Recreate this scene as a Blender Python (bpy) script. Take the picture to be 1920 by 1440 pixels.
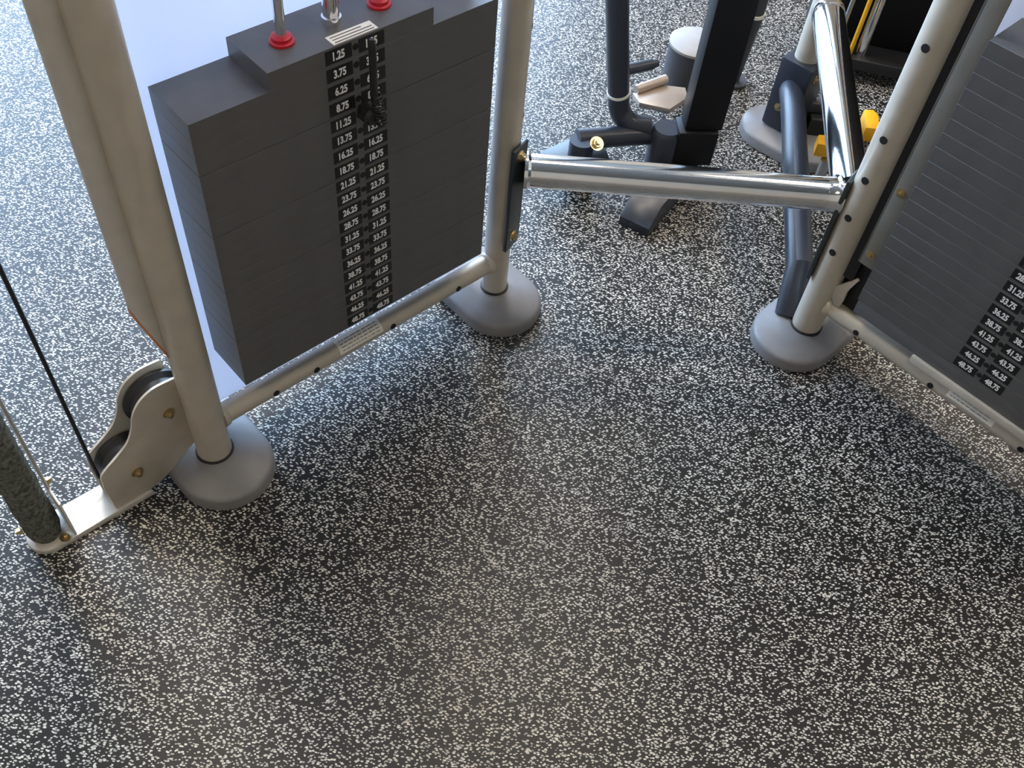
import bpy, bmesh, math, random
from mathutils import Vector, Matrix
random.seed(7)
scene = bpy.context.scene
for o in list(bpy.data.objects): bpy.data.objects.remove(o)
col = scene.collection
V = Vector

# ------------------------------------------------------------------ camera
F_PX, PITCH, ROLL, CAM_Z = 1847.43, 0.9006, 0.1181, 1.40
cd = bpy.data.cameras.new('camera'); cam = bpy.data.objects.new('camera', cd); col.objects.link(cam)
w = V((0, math.cos(PITCH), -math.sin(PITCH))); r = V((1, 0, 0)); u = r.cross(w)
r2 = math.cos(ROLL)*r + math.sin(ROLL)*u; u2 = -math.sin(ROLL)*r + math.cos(ROLL)*u
cam.matrix_world = Matrix(((r2.x, u2.x, -w.x, 0), (r2.y, u2.y, -w.y, 0), (r2.z, u2.z, -w.z, CAM_Z), (0, 0, 0, 1)))
cd.sensor_fit = 'HORIZONTAL'; cd.sensor_width = 36.0; cd.lens = 36.0*F_PX/1920.0; cd.clip_start = 0.02
scene.camera = cam

# ------------------------------------------------------------------ sky, exposure
SKY, SKY_STRENGTH, ADDED_LAMP_STRENGTH = (0.47, 0.69, 1.0), 19.0, 27.0
scene.view_settings.view_transform = 'Standard'; scene.view_settings.look = 'None'
scene.view_settings.gamma = 1.0; scene.view_settings.use_curve_mapping = False
scene.view_settings.exposure = 0.12
wd = bpy.data.worlds.new('sky'); scene.world = wd; wd.use_nodes = True
bg = wd.node_tree.nodes['Background']; bg.inputs[0].default_value = (*SKY, 1); bg.inputs[1].default_value = SKY_STRENGTH

# room: x -3.0..4.2, y -3.5..5.6, z 0..4.0 ; daylight through the windows of the left and the back wall
RX0, RX1, RY0, RY1, RZ = -3.0, 4.2, -3.5, 5.6, 4.0
WIN_LEFT = [(2.5, 3.8), (4.0, 5.4)]          # y ranges
WIN_BACK = [(-2.8, -1.5), (-1.3, 0.0)]                     # x ranges
WZ0, WZ1 = 0.25, 3.75
def portal(name, loc, rot, sx, sy):
    l = bpy.data.lights.new(name, 'AREA'); l.shape = 'RECTANGLE'; l.size = sx; l.size_y = sy
    l.cycles.is_portal = True
    o = bpy.data.objects.new(name, l); o.location = loc; o.rotation_euler = rot; col.objects.link(o)
for a, b in WIN_LEFT:
    portal('window_portal', (RX0-0.16, (a+b)/2, (WZ0+WZ1)/2), (0, -math.pi/2, 0), WZ1-WZ0, b-a)
for a, b in WIN_BACK:
    portal('window_portal', ((a+b)/2, RY1+0.16, (WZ0+WZ1)/2), (-math.pi/2, 0, 0), b-a, WZ1-WZ0)

# ------------------------------------------------------------------ materials
def new_mat(name):
    m = bpy.data.materials.new(name); m.use_nodes = True
    return m, m.node_tree, m.node_tree.nodes['Principled BSDF']
def mat(name, c, rough=.5, metal=0., spec=.5, var=0.06, vscale=30., bump=0., bscale=400., coat=0.):
    m, t, b = new_mat(name)
    b.inputs['Roughness'].default_value = rough; b.inputs['Metallic'].default_value = metal
    b.inputs['Specular IOR Level'].default_value = spec; b.inputs['Coat Weight'].default_value = coat; b.inputs['Coat Roughness'].default_value = .32
    tc = t.nodes.new('ShaderNodeTexCoord'); n = t.nodes.new('ShaderNodeTexNoise'); n.inputs['Scale'].default_value = vscale
    n.inputs['Detail'].default_value = 4
    t.links.new(tc.outputs['Object'], n.inputs['Vector'])
    rp = t.nodes.new('ShaderNodeValToRGB')
    rp.color_ramp.elements[0].position = .3; rp.color_ramp.elements[1].position = .7
    rp.color_ramp.elements[0].color = (*[x*(1-var) for x in c], 1); rp.color_ramp.elements[1].color = (*[min(1, x*(1+var)) for x in c], 1)
    t.links.new(n.outputs['Fac'], rp.inputs['Fac']); t.links.new(rp.outputs['Color'], b.inputs['Base Color'])
    if bump:
        n2 = t.nodes.new('ShaderNodeTexNoise'); n2.inputs['Scale'].default_value = bscale; n2.inputs['Detail'].default_value = 3
        t.links.new(tc.outputs['Object'], n2.inputs['Vector'])
        bp = t.nodes.new('ShaderNodeBump'); bp.inputs['Strength'].default_value = bump; bp.inputs['Distance'].default_value = .002
        t.links.new(n2.outputs['Fac'], bp.inputs['Height']); t.links.new(bp.outputs['Normal'], b.inputs['Normal'])
    return m
M = {}
M['paint'] = mat('champagne_paint', (.56, .505, .415), .40, .25, bump=.06, bscale=900)
M['plate'] = mat('weight_plate_paint', (.100, .099, .097), .42, 0, .55, var=.08, bump=.05, bscale=700)
M['foot'] = mat('foot_rubber', (.20, .195, .20), .42, 0, .5, bump=.05)
M['chrome'] = mat('chrome', (.86, .86, .87), .11, 1., var=.02)
M['steel'] = mat('brushed_steel', (.55, .55, .54), .28, 1., var=.05)
M['brass'] = mat('zinc_bolt', (.62, .50, .30), .3, 1., var=.1)
M['channel'] = mat('shaded_channel_paint', (.20, .19, .165), .5)  # darker than the post paint: shade beside the stack put into the colour
M['black'] = mat('black_plastic', (.012, .012, .013), .4)
M['hole'] = mat('hole_plug_black', (.006, .006, .006), .6)
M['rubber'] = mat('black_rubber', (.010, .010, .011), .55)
M['red'] = mat('red_bumper', (.55, .012, .025), .35)
M['sticker'] = mat('white_sticker', (.92, .88, .78), .45)
M['print'] = mat('grey_print', (.12, .11, .10), .6)
M['ink'] = mat('white_digits', (.88, .88, .85), .5, var=.02)
M['black_label'] = mat('black_label', (.006, .006, .006), .45)
M['navy'] = mat('navy_paint', (.022, .027, .040), .33, .0, .5)
M['darkplate'] = mat('dark_bracket_paint', (.030, .038, .042), .35, 0., .5)
M['silverplate'] = mat('light_silver_paint', (.62, .58, .52), .38, .3)
M['yellow'] = mat('yellow_plastic', (.85, .42, .01), .45)
M['tie'] = mat('cream_cable_tie', (.80, .78, .66), .5)
M['blackpad'] = mat('black_column_paint', (.004, .004, .005), .5, 0., .3)
M['greydisc'] = mat('grey_cap', (.34, .32, .30), .6)
M['drum'] = mat('grey_drum', (.050, .050, .058), .5)
M['tan'] = mat('tan_metal', (.48, .40, .34), .35, .6)
M['orange'] = mat('orange_decal', (.62, .22, .08), .5)
M['wall'] = mat('wall_paint', (.48, .41, .32), .8, var=.02, vscale=3)
M['ceiling'] = mat('ceiling_paint', (.22, .21, .19), .85, var=.02, vscale=3)
M['frame'] = mat('window_frame_paint', (.55, .56, .57), .5)

def foam_mat():
    m = mat('grey_carpet_wrap', (.12, .125, .105), .95, 0, .2, var=.6, vscale=170, bump=1., bscale=350)
    return m
M['foam'] = foam_mat()

def acrylic():
    m, t, b = new_mat('frosted_white_acrylic')
    b.inputs['Base Color'].default_value = (.84, .85, .91, 1); b.inputs['Roughness'].default_value = .25
    tr = t.nodes.new('ShaderNodeBsdfTranslucent'); tr.inputs['Color'].default_value = (.86, .87, .94, 1)
    mx = t.nodes.new('ShaderNodeMixShader'); mx.inputs[0].default_value = .5
    t.links.new(b.outputs[0], mx.inputs[1]); t.links.new(tr.outputs[0], mx.inputs[2])
    t.links.new(mx.outputs[0], t.nodes['Material Output'].inputs['Surface'])
    return m
M['acrylic'] = acrylic()

def lamp_mat():
    m, t, b = new_mat('added_lamp_diffuser')
    b.inputs['Base Color'].default_value = (.9, .9, .85, 1)
    b.inputs['Emission Color'].default_value = (1.0, .84, .66, 1); b.inputs['Emission Strength'].default_value = ADDED_LAMP_STRENGTH  # glow of the added ceiling panels
    return m
M['lamp'] = lamp_mat()

def glass_mat():
    m, t, b = new_mat('window_glass')
    tr = t.nodes.new('ShaderNodeBsdfTransparent'); gl = t.nodes.new('ShaderNodeBsdfGlossy'); gl.inputs['Roughness'].default_value = .02
    mx = t.nodes.new('ShaderNodeMixShader'); mx.inputs[0].default_value = .06
    t.links.new(tr.outputs[0], mx.inputs[1]); t.links.new(gl.outputs[0], mx.inputs[2])
    t.links.new(mx.outputs[0], t.nodes['Material Output'].inputs['Surface'])
    return m
M['glass'] = glass_mat()

def floor_mat():
    m, t, b = new_mat('speckled_rubber')
    N = t.nodes.new; L = t.links.new
    tc = N('ShaderNodeTexCoord')
    # gentle warp so that flecks are irregular
    nz = N('ShaderNodeTexNoise'); nz.inputs['Scale'].default_value = 300; nz.inputs['Detail'].default_value = 2
    L(tc.outputs['Object'], nz.inputs['Vector'])
    sub = N('ShaderNodeVectorMath'); sub.operation = 'SUBTRACT'; sub.inputs[1].default_value = (.5, .5, .5); L(nz.outputs['Color'], sub.inputs[0])
    sc = N('ShaderNodeVectorMath'); sc.operation = 'SCALE'; sc.inputs['Scale'].default_value = .003; L(sub.outputs[0], sc.inputs[0])
    add = N('ShaderNodeVectorMath'); add.operation = 'ADD'; L(tc.outputs['Object'], add.inputs[0]); L(sc.outputs[0], add.inputs[1])
    masks = []
    for rot, sx, sy, scl, keep, off in ((.55, 1.0, 1.7, 168, .44, 0), (-.75, 1.0, 1.8, 158, .70, 3.3)):
        mp = N('ShaderNodeMapping'); mp.inputs['Rotation'].default_value = (0, 0, rot); mp.inputs['Scale'].default_value = (sx, sy, 1)
        mp.inputs['Location'].default_value = (off, off*.7, 0)
        L(add.outputs[0], mp.inputs['Vector'])
        vo = N('ShaderNodeTexVoronoi'); vo.voronoi_dimensions = '2D'; vo.inputs['Scale'].default_value = scl; L(mp.outputs[0], vo.inputs['Vector'])
        sp = N('ShaderNodeSeparateColor'); L(vo.outputs['Color'], sp.inputs[0])
        gt = N('ShaderNodeMath'); gt.operation = 'GREATER_THAN'; gt.inputs[1].default_value = keep; L(sp.outputs[0], gt.inputs[0])
        rad = N('ShaderNodeMapRange'); rad.inputs['To Min'].default_value = .20; rad.inputs['To Max'].default_value = .42; L(sp.outputs[2], rad.inputs['Value'])
        df = N('ShaderNodeMath'); df.operation = 'SUBTRACT'; L(rad.outputs[0], df.inputs[0]); L(vo.outputs['Distance'], df.inputs[1])
        ds = N('ShaderNodeMapRange'); ds.inputs['From Min'].default_value = -.03; ds.inputs['From Max'].default_value = .05; L(df.outputs[0], ds.inputs['Value'])
        br = N('ShaderNodeMapRange'); br.inputs['To Min'].default_value = .5; br.inputs['To Max'].default_value = 1.; L(sp.outputs[1], br.inputs['Value'])
        m1 = N('ShaderNodeMath'); m1.operation = 'MULTIPLY'; L(gt.outputs[0], m1.inputs[0]); L(ds.outputs[0], m1.inputs[1])
        m2 = N('ShaderNodeMath'); m2.operation = 'MULTIPLY'; L(m1.outputs[0], m2.inputs[0]); L(br.outputs[0], m2.inputs[1])
        masks.append(m2)
    cur = masks[0].outputs[0]
    for k in masks[1:]:
        mx = N('ShaderNodeMath'); mx.operation = 'MAXIMUM'; L(cur, mx.inputs[0]); L(k.outputs[0], mx.inputs[1]); cur = mx.outputs[0]
    mix = N('ShaderNodeMix'); mix.data_type = 'RGBA'; L(cur, mix.inputs['Factor'])
    mix.inputs['A'].default_value = (.011, .0105, .010, 1); mix.inputs['B'].default_value = (.76, .73, .66, 1)
    L(mix.outputs['Result'], b.inputs['Base Color'])
    b.inputs['Roughness'].default_value = .36; b.inputs['Specular IOR Level'].default_value = .36
    g = N('ShaderNodeTexNoise'); g.inputs['Scale'].default_value = 420; g.inputs['Detail'].default_value = 2; L(tc.outputs['Object'], g.inputs['Vector'])
    bp = N('ShaderNodeBump'); bp.inputs['Strength'].default_value = .25; bp.inputs['Distance'].default_value = .0008
    L(g.outputs['Fac'], bp.inputs['Height']); L(bp.outputs['Normal'], b.inputs['Normal'])
    return m
M['floor'] = floor_mat()

# ------------------------------------------------------------------ mesh helpers
class MB:
    """collects shapes; build() links them as one mesh object"""
    def __init__(s): s.bm = bmesh.new()
    def _mi(s, faces, mi):
        for f in faces: f.material_index = mi
    def box(s, x0, x1, y0, y1, z0, z1, bev=0., mi=0, seg=2, mtx=None):
        vs = [s.bm.verts.new(p) for p in ((x0,y0,z0),(x1,y0,z0),(x1,y1,z0),(x0,y1,z0),(x0,y0,z1),(x1,y0,z1),(x1,y1,z1),(x0,y1,z1))]
        fs = [s.bm.faces.new([vs[i] for i in q]) for q in ((3,2,1,0),(4,5,6,7),(0,1,5,4),(1,2,6,5),(2,3,7,6),(3,0,4,7))]
        s._mi(fs, mi)
        if mtx is not None: bmesh.ops.transform(s.bm, matrix=mtx, verts=vs)
        if bev:
            es = list({e for f in fs for e in f.edges})
            rr = bmesh.ops.bevel(s.bm, geom=es, offset=bev, segments=seg, affect='EDGES', profile=.5)
            s._mi(rr['faces'], mi)
        return s
    def ring_loft(s, rings, cap=True, mi=0, closed=False):
        R = [[s.bm.verts.new(p) for p in ring] for ring in rings]; fs = []
        n = len(R[0]); pairs = list(zip(R, R[1:])) + ([(R[-1], R[0])] if closed else [])
        for a, b_ in pairs:
            for i in range(n): fs.append(s.bm.faces.new((a[i], a[(i+1) % n], b_[(i+1) % n], b_[i])))
        if cap and not closed:
            fs.append(s.bm.faces.new(R[0][::-1])); fs.append(s.bm.faces.new(R[-1]))
        s._mi(fs, mi); return s
    def tube(s, pts, rad, n=20, mi=0, cap=True):
        pts = [V(p) for p in pts]; rings = []
        rads = rad if isinstance(rad, (list, tuple)) else [rad]*len(pts)
        ref = None
        for i, p in enumerate(pts):
            d = (pts[min(i+1, len(pts)-1)] - pts[max(i-1, 0)]).normalized()
            if ref is None: ref = d.orthogonal().normalized()
            ref = (ref - d*ref.dot(d)).normalized(); c = d.cross(ref)
            rings.append([p + (ref*math.cos(2*math.pi*k/n) + c*math.sin(2*math.pi*k/n))*rads[i] for k in range(n)])
        return s.ring_loft(rings, cap, mi)
    def prism(s, poly, axis, a, b_, mi=0, bev=0.):
        """poly: 2-d outline; axis 'y': (x,z) extruded over y a..b ; 'z': (x,y) ; 'x': (y,z)"""
        def P(p, t): return {'y': (p[0], t, p[1]), 'z': (p[0], p[1], t), 'x': (t, p[0], p[1])}[axis]
        lo = [s.bm.verts.new(P(p, a)) for p in poly]; hi = [s.bm.verts.new(P(p, b_)) for p in poly]; n = len(poly)
        fs = [s.bm.faces.new(lo[::-1]), s.bm.faces.new(hi)]
        fs += [s.bm.faces.new((lo[i], lo[(i+1) % n], hi[(i+1) % n], hi[i])) for i in range(n)]
        s._mi(fs, mi)
        if bev:
            es = list(set(fs[0].edges) | set(fs[1].edges))
            rr = bmesh.ops.bevel(s.bm, geom=es, offset=bev, segments=2, affect='EDGES', profile=.5); s._mi(rr['faces'], mi)
        return s
    def mesh(s, name, mats):
        bmesh.ops.recalc_face_normals(s.bm, faces=s.bm.faces[:])
        me = bpy.data.meshes.new(name); s.bm.to_mesh(me); s.bm.free()
        for m_ in (mats if isinstance(mats, (list, tuple)) else [mats]): me.materials.append(M[m_])
        me.polygons.foreach_set('use_smooth', [True]*len(me.polygons))
        me.set_sharp_from_angle(angle=math.radians(38)); return me
    def build(s, name, mats, parent=None):
        return link(name, s.mesh(name, mats), parent)
def link(name, me, parent=None, loc=(0, 0, 0), rot=(0, 0, 0)):
    o = bpy.data.objects.new(name, me); col.objects.link(o); o.parent = parent
    o.location = loc; o.rotation_euler = rot; return o
def thing(name, label, cat, loc=(0, 0, 0), rz=0, group=None):
    o = bpy.data.objects.new(name, None); col.objects.link(o); o.location = loc; o.rotation_euler = (0, 0, rz)
    o.empty_display_size = .05; o['label'] = label; o['category'] = cat
    if group: o['group'] = group
    return o
def struct(o): o['kind'] = 'structure'; return o
def arc(cx, cy, r_, a0, a1, n): return [(cx+r_*math.cos(a0+(a1-a0)*k/n), cy+r_*math.sin(a0+(a1-a0)*k/n)) for k in range(n+1)]
def smooth_path(P, n=6):
    P = [V(p) for p in P]; out = []
    for i in range(len(P)-1):
        p0 = P[max(i-1, 0)]; p1 = P[i]; p2 = P[i+1]; p3 = P[min(i+2, len(P)-1)]
        for k in range(n):
            t = k/n
            out.append(.5*((2*p1)+(p2-p0)*t+(2*p0-5*p1+4*p2-p3)*t*t+(3*p1-p0-3*p2+p3)*t**3))
    return out+[P[-1]]
def bolt_mesh(r_=.0065, h=.006):
    b = MB()
    b.tube([(0,0,0),(0,0,.0012)], r_*1.45, 18)                                   # washer
    b.ring_loft([[ (r_*math.cos(k*math.pi/3), r_*math.sin(k*math.pi/3), z) for k in range(6)] for z in (.0012, h)])
    b.tube([(0,0,h),(0,0,h+.0035)], r_*.55, 12)                                  # thread end
    return b.mesh('bolt', 'brass')
BOLT = bolt_mesh()
def bolt(parent, p, normal, name='bolt', k=1.):
    o = link(name, BOLT, parent, p, V(normal).to_track_quat('Z', 'Y').to_euler()); o.scale = (k, k, k); return o
def plug_mesh():
    b = MB(); b.tube([(0,0,-.002),(0,0,.0004)], .0058, 18, 0); return b.mesh('hole_plug', ['hole'])
PLUG = plug_mesh()
def plug(parent, p, normal, k=1.):
    o = link('hole_plug', PLUG, parent, p, V(normal).to_track_quat('Z', 'Y').to_euler()); o.scale = (k, k, k); return o

# ------------------------------------------------------------------ room shell
b = MB(); b.box(RX0, RX1, RY0, RY1, -.05, 0); struct(b.build('floor', 'floor'))
b = MB(); b.box(RX0, RX1, RY0, RY1, RZ, RZ+.1); struct(b.build('ceiling', 'ceiling'))
def wall_with_openings(name, axis, c0, c1, a0, a1, opens):
    b = MB()
    def bx(p, q, z0, z1):
        if axis == 'x': b.box(c0, c1, p, q, z0, z1)
        else: b.box(p, q, c0, c1, z0, z1)
    p = a0
    for (s_, e_) in opens:
        bx(p, s_, 0, RZ); bx(s_, e_, 0, WZ0); bx(s_, e_, WZ1, RZ); p = e_
    bx(p, a1, 0, RZ)
    return struct(b.build(name, 'wall'))
wall_with_openings('wall_left', 'x', RX0-.15, RX0, RY0, RY1, WIN_LEFT)
wall_with_openings('wall_back', 'y', RY1, RY1+.15, RX0-.15, RX1+.15, WIN_BACK)
b = MB(); b.box(RX1, RX1+.15, RY0, RY1, 0, RZ); struct(b.build('wall_right', 'wall'))
b = MB(); b.box(RX0-.15, RX1+.15, RY0-.15, RY0, 0, RZ); struct(b.build('wall_front', 'wall'))
wi = 0
for side, opens in (('x', WIN_LEFT), ('y', WIN_BACK)):
    for (a, e) in opens:
        wi += 1
        fr = MB(); gl = MB()
        def bx(B_, p, q, z0, z1, t0, t1):
            if side == 'x': B_.box(RX0-t1, RX0-t0, p, q, z0, z1)
            else: B_.box(p, q, RY1+t0, RY1+t1, z0, z1)
        for (p, q, z0, z1) in ((a, a+.05, WZ0, WZ1), (e-.05, e, WZ0, WZ1), (a+.05, e-.05, WZ0, WZ0+.05), (a+.05, e-.05, WZ1-.05, WZ1), ((a+e)/2-.02, (a+e)/2+.02, WZ0+.05, WZ1-.05)):
            bx(fr, p, q, z0, z1, .04, .10)
        wo = struct(fr.build('window_%d' % wi, 'frame'))
        bx(gl, a+.05, e-.05, WZ0+.05, WZ1-.05, .065, .071); gl.build('window_pane', 'glass', wo)
for i, (x, y) in enumerate(((-1.1, 1.7), (2.9, 1.2), (1.5, 2.2), (0.0, 2.2), (2.8, 3.9), (-1.9, 3.3), (-.5, 3.4), (-.6, -1.5))):  # unseen ceiling panels, added only to light the scene; last one is front fill
    t = thing('added_ceiling_light', ['added square ceiling light panel above the left weight machine', 'added square ceiling light panel by the right wall', 'added square ceiling light panel above the right weight machine', 'added square ceiling light panel above the chrome tubes', 'added square ceiling light panel in the back right corner', 'added square ceiling light panel by the left windows', 'added square ceiling light panel by the back windows', 'added square fill light panel behind the viewer'][i], 'ceiling light', (x, y, RZ), 0, 'added square ceiling light panels')
    b = MB(); b.box(-.33, .33, -.33, -.30, -.03, 0); b.box(-.33, .33, .30, .33, -.03, 0); b.box(-.33, -.30, -.30, .30, -.03, 0); b.box(.30, .33, -.30, .30, -.03, 0); b.build('added_lamp_frame', 'frame', t)
    b = MB(); b.box(-.30, .30, -.30, .30, -.02, 0); b.build('diffuser', 'lamp', t)

# ------------------------------------------------------------------ shared station pieces
L_ST, ZBAR, X0, X1, YF, DEP, ZB, PT = .6063, .1158, .0684, .5337, -.0418, .090, .2063, .02505
XA, XB, XL, XR = .1762, .4226, .2751, .3242
def stadium(hw, y0, y1, z, n=14):
    """outline with straight sides along y and round ends"""
    return [(x, y, z) for x, y in arc(0, y0+hw, hw, math.pi, 2*math.pi, n)] + [(x, y, z) for x, y in arc(0, y1-hw, hw, 0, math.pi, n)]
def foot_mesh():
    b = MB(); rings = []
    for z, d in ((0, .003), (.002, 0), (.021, .0005), (.0255, .0020), (.0285, .0065), (.034, .022), (.040, .040), (.043, .050)):
        hw = .079-d; rings.append(stadium(hw, -.098+d, .145-d, z))
    b.ring_loft(rings); return b.mesh('foot', 'foot')
FOOT = foot_mesh()
def plate_mesh(x0, x1, h):
    b = MB(); b.box(x0, x1, YF, YF+DEP, 0, h, .0003, seg=1); return b.mesh('weight_plate', 'plate')
GAP = .00002
PLATE = plate_mesh(X0, X1, PT-GAP); PLATE_SEAM = plate_mesh(X0, X1, PT-.0009); HEAD = plate_mesh(XA, XB, PT-GAP)

_txt = {}
def text_verts(s, cap_h=.0122, width_k=.72):
    cu = bpy.data.curves.new('digits', 'FONT'); cu.body = s; cu.size = 1.0; cu.align_x = 'CENTER'; cu.offset = .040; cu.resolution_u = 3
    o = bpy.data.objects.new('digits', cu); col.objects.link(o)
    dg = bpy.context.evaluated_depsgraph_get(); me = bpy.data.meshes.new_from_object(o.evaluated_get(dg))
    bpy.data.objects.remove(o); bpy.data.curves.remove(cu)
    ys = [v.co.y for v in me.vertices]; y0, y1 = min(ys), max(ys); k = cap_h/(y1-y0)
    vs = [(v.co.x*k*width_k, (v.co.y-(y0+y1)/2)*k) for v in me.vertices]; fs = [tuple(p.vertices) for p in me.polygons]
    xs = [v[0] for v in vs]; cx = (min(xs)+max(xs))/2
    bpy.data.meshes.remove(me); return [(x-cx, y) for x, y in vs], fs, max(xs)-min(xs)
def label_mesh(s):
    """black sticker with white digits, facing -y, centred at the origin"""
    if s in _txt: return _txt[s]
    b = MB(); b.box(-.0195, .0195, -.0003, .0002, -.0095, .0095)
    vs, fs, wd_ = text_verts(s)
    bv = [b.bm.verts.new((x, -.0006, z)) for x, z in vs]
    bmesh.ops.recalc_face_normals(b.bm, faces=b.bm.faces[:])
    for f in fs:
        try:
            nf = b.bm.faces.new([bv[i] for i in f]); nf.material_index = 1
        except ValueError: pass
    me = bpy.data.meshes.new('number_label'); b.bm.to_mesh(me); b.bm.free(); me.materials.append(M['black_label']); me.materials.append(M['ink'])
    _txt[s] = me; return me
def pinhole_mesh():
    b = MB(); b.tube([(0, .0005, 0), (0, -.0004, 0)], .0046, 16); return b.mesh('pin_hole', 'hole')
PINHOLE = pinhole_mesh()
def bar_sticker(parent, x0, x1, z, rad, a0, a1, lines=4):
    b = MB(); n = 10; R = rad+.0004
    def strip(xa, xb, p, q, R, mi, n):
        prev = None
        for k in range(n+1):
            a = p+(q-p)*k/n; y, zz = -R*math.cos(a), z+R*math.sin(a)
            cur = (b.bm.verts.new((xa, y, zz)), b.bm.verts.new((xb, y, zz)))
            if prev: f = b.bm.faces.new((prev[0], prev[1], cur[1], cur[0])); f.material_index = mi
            prev = cur
    strip(x0, x1, a0, a1, R, 0, n)
    for i in range(lines):
        a = a0+(a1-a0)*(i+1)/(lines+1); x = x0+.006
        while x < x1-.008:
            ww = random.uniform(.003, .011); strip(x, min(x+ww, x1-.005), a-.035, a+.035, R+.0002, 1, 2); x += ww+random.uniform(.0015, .003)
    o = b.build('rating_label', ['sticker', 'print'], parent); o['label'] = 'cream sticker with fine grey print'; return o

def make_station(name, label, loc, rz, post_a, post_b, full_plates, bar_holes, sticker_x, digits_from=0):
    t = thing(name, label, 'gym machine', loc, rz)
    for (px, pr, fx) in (post_a, post_b):
        b = MB(); b.tube([(px, 0, .036), (px, 0, 2.05)], pr, 40)
        p = b.build('post', 'paint', t)
        b = MB(); b.tube([(px, 0, .036), (px, 0, .0455), (px, 0, .0465)], [pr+.003, pr+.003, pr], 40); b.build('post_gasket', 'rubber', p)
        link('foot', FOOT, t, (fx, 0, 0))
    pa, pb = post_a[0], post_b[0]
    b = MB(); b.tube([(pa, 0, ZBAR), (pb, 0, ZBAR)], .0175, 32)
    for px, pr in ((pa+post_a[1], 1), (pb-post_b[1], -1)):                       # weld beads
        b.tube([(px-.004*pr, 0, ZBAR), (px+.003*pr, 0, ZBAR), (px+.006*pr, 0, ZBAR)], [.0215, .0205, .0178], 32)
    bar = b.build('bottom_bar', 'paint', t)
    for x in bar_holes:
        a = .02; plug(bar, (x, -.0175*math.cos(a), ZBAR-.0175*math.sin(a)), (0, -math.cos(a), -math.sin(a)))
    bar_sticker(bar, sticker_x, sticker_x+.088, ZBAR, .0175, .15, 1.75)
    b = MB(); b.tube([(pa, 0, 2.03), (pb, 0, 2.03)], .0175, 24); b.build('top_bar', 'paint', t)
    b = MB(); b.box(pa+.022, pb-.022, .062, .068, .065, 1.75, .001); b.build('rear_panel', 'acrylic', t)
    # stack rest under the plates
    b = MB(); b.tube([(X0+.05, .03, ZB-.03), (X1-.01, .03, ZB-.03)], .012, 20); b.build('stack_rest_bar', 'paint', t)
    for x in (.225, .369):
        b = MB(); b.tube([(x, .002, ZB-.030), (x, .002, ZB)], .02, 24); b.build('rest_cushion', 'rubber', t)
    n = full_plates+1
    for k in range(n):                                                           # k = 0 is the narrow head plate
        z = ZB+(full_plates-k)*PT
        pl = link('weight_plate', HEAD if k == 0 else (PLATE_SEAM if (full_plates-k+1) % 4 == 0 else PLATE), t, (0, 0, z))
        kk = k-(full_plates-19)
        if kk >= 0:
            s = '%.2f' % (1.25+2.5*kk)
            for x in (XL, XR):
                o = link('number_label', label_mesh(s), pl, (x, YF, PT*.5))
            link('pin_hole', PINHOLE, pl, ((XL+XR)/2+.0005, YF, PT*.55))
    zt = ZB+(full_plates+1)*PT
    for x in (.225, .369):
        b = MB(); b.tube([(x, .002, zt-.02), (x, .002, 2.03)], .0068, 24); b.build('guide_rod', 'chrome', t)
        b = MB(); b.tube([(x, .002, zt-GAP), (x, .002, zt+.003), (x, .002, zt+.0042), (x, .002, zt+.0085), (x, .002, zt+.010)], [.0155, .0155, .0125, .0125, .0105], 28)
        b.build('bumper_ring', 'red', t)
    b = MB(); b.tube([(.297, .002, zt-.01), (.297, .002, zt+.010)], .0125, 28, 0); b.tube([(.297, .002, zt+.010), (.297, .002, zt+.11), (.297, .002, zt+.12)], [.0105, .0105, .004], 28, 0)
    b.build('selector_stem', 'chrome', t)
    b = MB(); b.tube([(.297, .002, zt+.12), (.297, .002, 2.03)], .0028, 12); b.build('lift_cable', 'rubber', t)
    return t, zt

# ------------------------------------------------------------------ left station
stL, ztL = make_station('weight_station', 'champagne weight machine with full dark numbered stack, pulley bracket at its left foot', (-.4748, .8618, 0), .8165,
                        (.010, .0275, .014), (.612, .0235, .612), 19, (.126, .204, .361, .507), .252)
b = MB(); zt = ztL-GAP
b.box(.271, .337, -.0395, -.0205, zt, zt+.0005)
for i in range(3): b.box(.275, .333-.012*(i == 2), -.0372+i*.0055, -.0355+i*.0055, zt+.0005, zt+.0007, mi=1)
o = b.build('warning_label', ['sticker', 'print'], stL); o['label'] = 'white sticker with fine print on the head plate'
# selector pin with coiled lanyard
b = MB()
b.tube([(.303, YF+.01, .607), (.303, YF-.010, .607)], .0045, 16)
b.tube([(.303, YF-.006, .607), (.303, YF-.010, .607), (.303, YF-.026, .607), (.303, YF-.030, .607)], [.010, .013, .013, .009], 24)
pin = b.build('selector_pin', 'black', stL)
b = MB(); b.tube([(.3025, YF-.030, .640), (.3025, YF-.032, .646), (.3025, YF-.032, .715), (.3025, YF-.031, .722)], [.003, .005, .005, .003], 14); b.build('pin_handle', 'black', pin)
b = MB(); pts = []
for k in range(145):
    a = k/144; pts.append((.306+.008*a+.0062*math.cos(a*9*2*math.pi), YF-.030+.0062*math.sin(a*9*2*math.pi), .645-.052*a))
b.tube(pts, .0016, 8); b.build('coil_lanyard', 'black', pin)
# side plugs of the right post
for z in (.595, .438):
    d = V((.75, -.66, 0)); plug(stL, V((.612, 0, z))+d*.0235, d)
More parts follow.
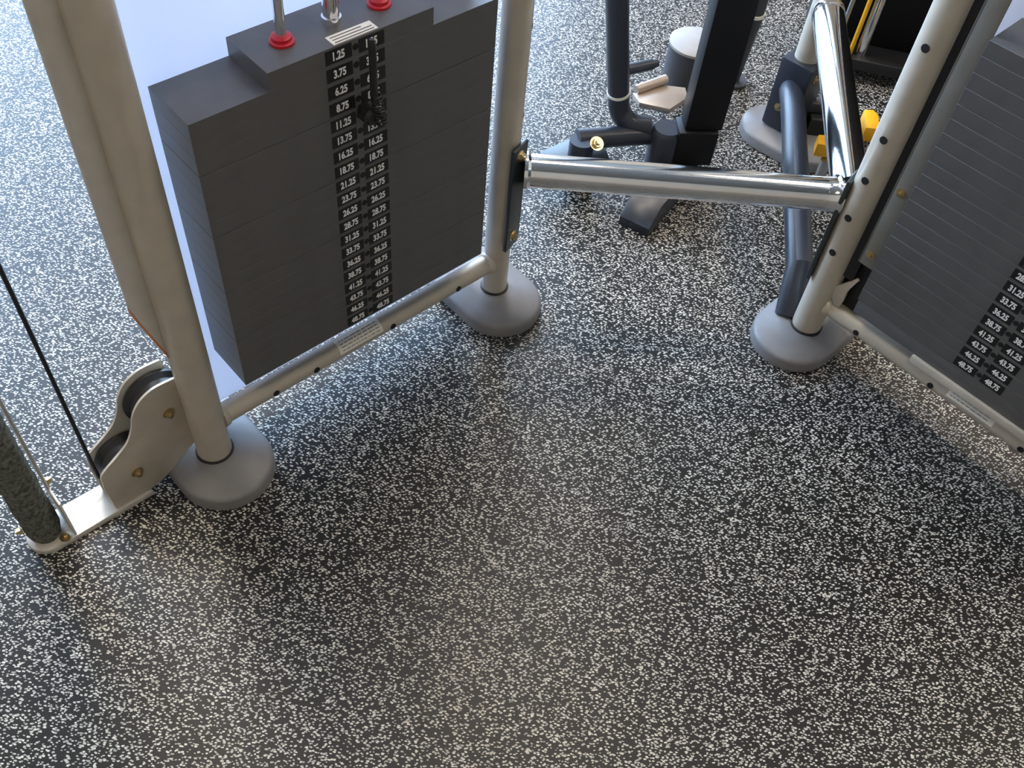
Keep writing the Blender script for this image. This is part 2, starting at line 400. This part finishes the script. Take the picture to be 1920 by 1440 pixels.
# flat light strip along the outer side of the left post, cut at a slant
def strip_ring(k, dz, top=None):
    out = []
    for q in range(28):
        a = 2*math.pi*q/28; x = -.027+.019*k*math.cos(a); y = .009+.013*k*math.sin(a)
        out.append((x, y, top if top else .398-(x+.046)*3.6+dz))
    return out
b = MB(); b.ring_loft([strip_ring(1, 0), strip_ring(1, .02), strip_ring(1, 0, 1.95)]); gr = b.build('edge_strip', 'silverplate', stL)
b = MB(); b.ring_loft([strip_ring(1.02, .002), strip_ring(1.02, .012)], cap=False); b.build('orange_decal', 'orange', gr)
# pulley bracket
FRONT = [(-.163,.102),(-.155,.112),(-.130,.129),(-.109,.146),(-.096,.170),(-.088,.196),(-.073,.217),(-.053,.228),(-.036,.230),(-.012,.228),(-.004,.19),(-.004,.065),(-.021,.060),(-.059,.029),(-.085,.014),(-.102,.011),(-.161,.011),(-.165,.074)]
def densify(P):
    q = smooth_path([(x, 0, z) for x, z in P], 4); return [(p.x, p.z) for p in q]
top = densify(FRONT[:10]); outline = top + FRONT[10:]
b = MB(); b.prism(outline, 'y', .017, .021, bev=.0008); b.build('pulley_bracket_plate', 'paint', stL)
b = MB(); b.prism(outline, 'y', .061, .065, bev=.0008); b.build('pulley_bracket_plate', 'paint', stL)
def pulley(cx, cz, R):
    b = MB(); prof = [(.024, R*.25), (.024, R), (.029, R), (.036, R*.86), (.046, R*.86), (.053, R), (.058, R), (.058, R*.25)]
    n = 40
    rings = [[(cx+rr*math.cos(2*math.pi*k/n), y, cz+rr*math.sin(2*math.pi*k/n)) for k in range(n)] for y, rr in prof]
    b.ring_loft(rings); return b.build('pulley_wheel', 'black', stL)
pulley(-.112, .078, .046); pulley(-.038, .168, .050)
for (x, z) in ((-.0365, .163), (-.111, .071)): bolt(stL, (x, .017, z), (0, -1, 0), k=1.05)
b = MB(); b.tube([(-.161, .041, .075), (-.162, .041, .10), (-.162, .041, 1.95)], .0030, 12); b.build('pulley_cable', 'rubber', stL)
# floor plate with rounded end
pl_out = [(-.100, .012), (-.100, .075)] + arc(-.262, .0435, .0315, math.pi/2, math.pi*1.5, 16)
b = MB(); b.prism(pl_out, 'z', .0, .011, bev=.002); b.build('base_plate', 'silverplate', stL)
b = MB(); b.box(-.232, -.228, .014, .074, .011, .10, .001); b.box(-.232, -.228, .050, .076, .10, 1.6, .0008); b.build('upright_plate', 'silverplate', stL)
# carpet wrapped upright
b = MB(); n = 26; rings = []
for i in range(61):
    z = .012+i*.022; rr = .0255 if i else .021
    rings.append([(-.263+(rr+random.uniform(-.0013, .0013))*math.cos(2*math.pi*k/n), .046+(rr+random.uniform(-.0013, .0013))*math.sin(2*math.pi*k/n), z) for k in range(n)])
b.ring_loft(rings); o = b.build('wrapped_upright', 'foam', stL); o['label'] = 'dark grey fuzzy wrapped upright'
bolt(stL, (-.228, .060, .105), (1, 0, 0)); bolt(stL, (-.244, .020, .011), (0, 0, 1), k=.95); bolt(stL, (-.290, .046, .048), (-1, 0, 0))

# ------------------------------------------------------------------ right station
stR, ztR = make_station('weight_station', 'champagne weight machine whose dark numbered stack is cut by the right picture edge', (.5495, 1.2974, 0), -.7278,
                        (-.010, .0275, -.018), (.617, .0275, .625), 20, (.086, .242, .417), .272)
for z in (.247, .326, .406, .486, .646):
    a = .05; d = V((-math.sin(a), -math.cos(a), 0)); plug(stR, V((-.010, 0, z))+d*.0275, d, 1.15)
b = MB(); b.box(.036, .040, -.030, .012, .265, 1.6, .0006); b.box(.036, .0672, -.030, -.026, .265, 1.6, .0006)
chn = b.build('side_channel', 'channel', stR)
b = MB(); b.box(.010, .036, -.008, -.004, .20, 1.6, .0006); b.box(.014, .066, .006, .010, .13, .27, .0006); b.build('gap_shade_strip', 'rubber', stR)  # black strips standing in for the shade between post and stack
for z in (.424, .290): bolt(chn, (.050, -.030, z), (0, -1, 0), k=.85)
b = MB(); b.prism([(.014, .150), (.014, .176), (.024, .186), (.042, .214), (.047, .212), (.036, .178), (.038, .155), (.036, .135), (.024, .135)], 'y', -.012, -.006, bev=.0008); b.build('gusset_plate', 'paint', stR)

b = MB(); b.box(X0+.002, X1-.002, YF+.001, YF+DEP-.001, .176, ZB-.0002, .0006); b.build('stack_base', 'plate', stR)
b = MB(); b.box(.195, .56, -.046, .034, .160, .1755, .0015); b.build('stack_sill', 'paint', stR)

# ------------------------------------------------------------------ chrome connecting frame
ZC = .335
ch = thing('chrome_frame', 'two polished chrome tubes joining the weight machines in a corner', 'frame', (-.03, 1.30, ZC))
O = V((-.03, 1.30, ZC))
def W(*p): return V(p)-O
b = MB(); b.tube([W(-.022, 1.299, ZC), W(.509, 1.331, ZC)], .0285, 48); b.build('chrome_tube', 'chrome', ch)
b = MB(); b.tube([W(.531, 1.345, ZC), W(.553, 1.90, ZC)], .0320, 48); t2 = b.build('chrome_tube', 'chrome', ch)
b = MB(); b.tube([W(.5525, 1.888, ZC), W(.5532, 1.905, ZC), W(.5535, 1.912, ZC)], [.0335, .0335, .031], 48); b.build('rim', 'chrome', t2)
b = MB(); b.tube([W(.484, 1.3293, ZC), W(.500, 1.330, ZC), W(.504, 1.3305, ZC), W(.508, 1.331, ZC)], [.0287, .0297, .034, .034], 40); b.build('collar', 'chrome', ch)
b = MB(); b.tube([W(-.0225, 1.2985, ZC), W(-.017, 1.299, ZC), W(-.012, 1.2995, ZC)], [.033, .033, .0287], 40); b.build('collar', 'chrome', ch)
def flange(c, rz, z0, z1, hw, bolts=True, side=1):
    e = V((math.cos(rz), math.sin(rz), 0)); n = V((-math.sin(rz), math.cos(rz), 0)); c = V(c)
    mt = Matrix.Translation(c-O) @ Matrix.Rotation(rz, 4, 'Z')
    b = MB(); b.box(-.004, .004, -hw, hw, z0, z1, .002, mtx=mt); p = b.build('mounting_plate', 'darkplate', ch)
    if bolts:
        for z in (z0+.030, z1-.018): bolt(p, c-O+e*.004*side+V((0, 0, z))-n*.004, e*side, k=1.15)
flange((-.0325, 1.2945, 0), -.45, .165, .388, .022)
flange((.5165, 1.318, 0), -.55, .165, .388, .022, False)

# ------------------------------------------------------------------ third column behind, with its clamp and floor tie
t3 = thing('machine_column', 'pale machine column with grey foot and dark bolted clamp behind the chrome tubes', 'gym machine', (.55, 1.93, 0), math.radians(53))
b = MB(); b.tube([(0, 0, .036), (0, 0, 1.9)], .0275, 36); b.build('post', 'paint', t3)
link('foot', FOOT, t3, (0, 0, 0), (0, 0, math.pi))
b = MB(); b.box(-.040, .040, -.040, .040, .044, .215, .006); cl = b.build('clamp', 'navy', t3)
bolt(cl, (-.012, -.040, .185), (0, -1, 0)); bolt(cl, (-.030, -.040, .062), (0, -1, 0)); bolt(cl, (-.04, .010, .10), (-1, 0, 0))
ft = MB(); ft.tube([(.510, 1.330, .036), (.516, 1.385, .110), (.530, 1.80, .145), (.531, 1.90, .150), (.532, 1.925, .148)], [.024, .026, .026, .0255, .018], 32)
o = ft.build('floor_tie', 'navy'); o['label'] = 'dark blue tube running low beneath the chrome tube to the corner post'; o['category'] = 'tube'

# ------------------------------------------------------------------ dark machine behind the chrome bar
dm = thing('leg_machine', 'dark machine base with black upright, grey capped drum and navy tubes behind the chrome bar', 'gym machine', (.30, 1.75, 0))
O = V((.30, 1.75, 0))
rail = Matrix.Translation(W(.30, 1.72, 0)) @ Matrix.Rotation(math.radians(-28), 4, 'Z')
b = MB(); b.prism([(-.185, 0), (-.185, .020), (-.145, .055), (.06, .055), (.06, 0)], 'x', -.036, .036, bev=.004); bmesh.ops.transform(b.bm, matrix=rail, verts=b.bm.verts[:]); b.build('base_rail', 'navy', dm)
b = MB(); b.box(-.043, .043, -.030, .030, .06, .145, .006, mtx=Matrix.Translation(W(.322, 1.742, 0)) @ Matrix.Rotation(.15, 4, 'Z')); b.build('socket', 'blackpad', dm)
b = MB(); b.box(-.040, .040, -.026, .026, .145, 1.2, .004, mtx=Matrix.Translation(W(.330, 1.748, 0)) @ Matrix.Rotation(.15, 4, 'Z')); b.build('upright', 'blackpad', dm)
b = MB(); b.tube([W(.262, 1.735, .02), W(.262, 1.735, .125), W(.262, 1.735, .135)], [.034, .034, .028], 32); b.build('pivot_sleeve', 'navy', dm)
b = MB(); b.tube([W(.332, 2.075, 0), W(.332, 2.075, .125)], .062, 40); dr = b.build('drum', 'drum', dm)
b = MB(); b.tube([W(.332, 2.075, .125), W(.332, 2.075, .131), W(.332, 2.075, .134)], [.0635, .0635, .058], 40); b.build('drum_cap', 'greydisc', dr)
b = MB(); b.prism([(W(x, y, 0).x, W(x, y, 0).y) for x, y in ((.185, 1.83), (.20, 1.80), (.265, 1.79), (.305, 1.84), (.30, 1.875), (.245, 1.875))], 'z', .128, .142, bev=.003); lev = b.build('lever', 'tan', dm)
b = MB(); b.tube([W(.19, 1.835, .148), W(.255, 1.885, .150)], .010, 16); b.build('lever_edge', 'tan', lev)
b = MB(); b.tube([W(.075, 1.685, .115), W(.262, 1.755, .105)], .0215, 28); b.build('cross_tube', 'navy', dm)
P = smooth_path([W(.225, 1.745, .125), W(.185, 1.742, .128), W(.158, 1.748, .150), W(.149, 1.748, .185)], 5) + [W(.11, 1.71, .42), W(.01, 1.62, 1.05)]
b = MB(); b.tube(P, .0225, 28); lt = b.build('leaning_tube', 'navy', dm)
d = (W(.11, 1.71, .42)-W(.149, 1.748, .185)).normalized(); c = W(.149, 1.748, .185)+d*.012
b = MB(); b.tube([c, c+d*.006], .0243, 28); b.build('cable_tie', 'tie', lt)
b = MB(); b.tube([W(.165, 1.90, .15), W(.225, 1.935, .15)], .0125, 18); b.tube([W(.225, 1.935, .15), W(.236, 1.942, .15)], .009, 14); b.build('stub_handle', 'navy', dm)
b = MB(); b.prism([(W(x, y, 0).x, W(x, y, 0).y) for x, y in ((.0, 1.675), (.065, 1.735), (.135, 1.73), (.15, 1.675), (.10, 1.62), (.02, 1.62))], 'z', .070, .080, bev=.002); pp = b.build('pivot_plate', 'darkplate', dm)
b = MB(); b.box(-.03, .03, -.006, .006, .0, .075, .002, mtx=Matrix.Translation(W(.09, 1.68, 0)) @ Matrix.Rotation(.5, 4, 'Z')); b.build('plate_support', 'navy', dm)
b = MB(); b.tube([W(.085, 1.672, .08), W(.085, 1.672, .125)], .026, 24); b.build('pivot_boss', 'navy', dm)
bolt(dm, W(.115, 1.665, .125), (.3, -.5, .8), k=1.6)

# slim grey tube with a cable tie, beside the black upright
st = thing('slanted_tube', 'slim grey tube with cream cable tie right of the black upright', 'tube', (.452, 2.13, 0)); O = V((.452, 2.13, 0))
b = MB(); b.tube([W(.452, 2.13, 0), W(.452, 2.115, .16), W(.452, 2.11, .17), W(.450, 2.05, 1.0)], [.012, .020, .020, .020], 24); b.build('shaft', 'drum', st)
b = MB(); b.tube([W(.452, 2.108, .196), W(.452, 2.1075, .204)], .0225, 24); b.build('cable_tie', 'tie', st)
b = MB(); b.tube([W(.452, 2.13, 0), W(.452, 2.13, .008)], .032, 24); b.build('base_flange', 'drum', st)

# black cabinet, chrome rods, yellow parts at upper right
cab = thing('shrouded_stack', 'black shrouded weight stack with chrome and yellow rods at top right', 'gym machine', (.93, 2.27, 0), math.radians(-8)); O = V((0, 0, 0))
b = MB(); b.box(-.30, .40, -.02, .12, .03, 1.5, .01); b.build('shroud', 'blackpad', cab)
for x in (-.25, .35):
    b = MB(); b.box(x-.04, x+.04, -.05, .15, 0, .03, .006); b.build('foot', 'rubber', cab)
b = MB(); b.box(-.26, -.19, -.10, -.02, .03, .07, .004); b.build('rod_block', 'black', cab)
b = MB(); b.box(-.22, .38, -.10, -.02, .03, .06, .004); b.build('rod_shelf', 'black', cab)
b = MB(); b.tube([(-.165, -.065, .05), (-.165, -.065, 1.4)], .014, 24); b.build('guide_rod', 'chrome', cab)
b = MB(); b.tube([(-.190, -.075, .05), (-.190, -.075, 1.4)], .0055, 16); b.build('yellow_rod', 'yellow', cab)
b = MB(); b.tube([(-.225, -.060, .05), (-.225, -.060, 1.4)], .006, 16); b.build('guide_rod', 'steel', cab)

lt2 = thing('low_carriage', 'low black carriage with yellow grips under the chrome tube', 'gym machine', (.66, 1.90, 0)); O = V((.66, 1.90, 0))
b = MB(); b.box(-.05, .05, -.035, .035, 0, .085, .006, mtx=Matrix.Translation(W(.645, 1.93, 0))); b.build('carriage_body', 'black', lt2)
b = MB(); b.box(-.060, .060, -.012, .012, .085, .11, .004, mtx=Matrix.Translation(W(.64, 1.93, 0))); b.build('carriage_bar', 'drum', lt2)
b = MB(); b.prism([(-.025, -.018), (.02, -.022), (.026, .0), (.018, .02), (-.02, .016)], 'z', .07, .105, bev=.005); bmesh.ops.transform(b.bm, matrix=Matrix.Translation(W(.618, 1.80, 0)), verts=b.bm.verts[:]); b.build('yellow_grip', 'yellow', lt2)
b = MB(); b.tube([W(.622, 1.775, 0), W(.622, 1.775, .07)], .012, 20); b.build('grip_peg', 'steel', lt2)
b = MB(); b.prism([(-.018, -.035), (.015, -.035), (.020, .02), (.010, .04), (-.012, .036)], 'z', .03, .07, bev=.006); bmesh.ops.transform(b.bm, matrix=Matrix.Translation(W(.745, 1.945, 0)), verts=b.bm.verts[:]); b.build('yellow_grip', 'yellow', lt2)
b = MB(); b.box(W(.60, 0, 0).x, W(.775, 0, 0).x, W(0, 1.955, 0).y, W(0, 1.99, 0).y, 0, .035, .004); b.build('carriage_foot', 'black', lt2)
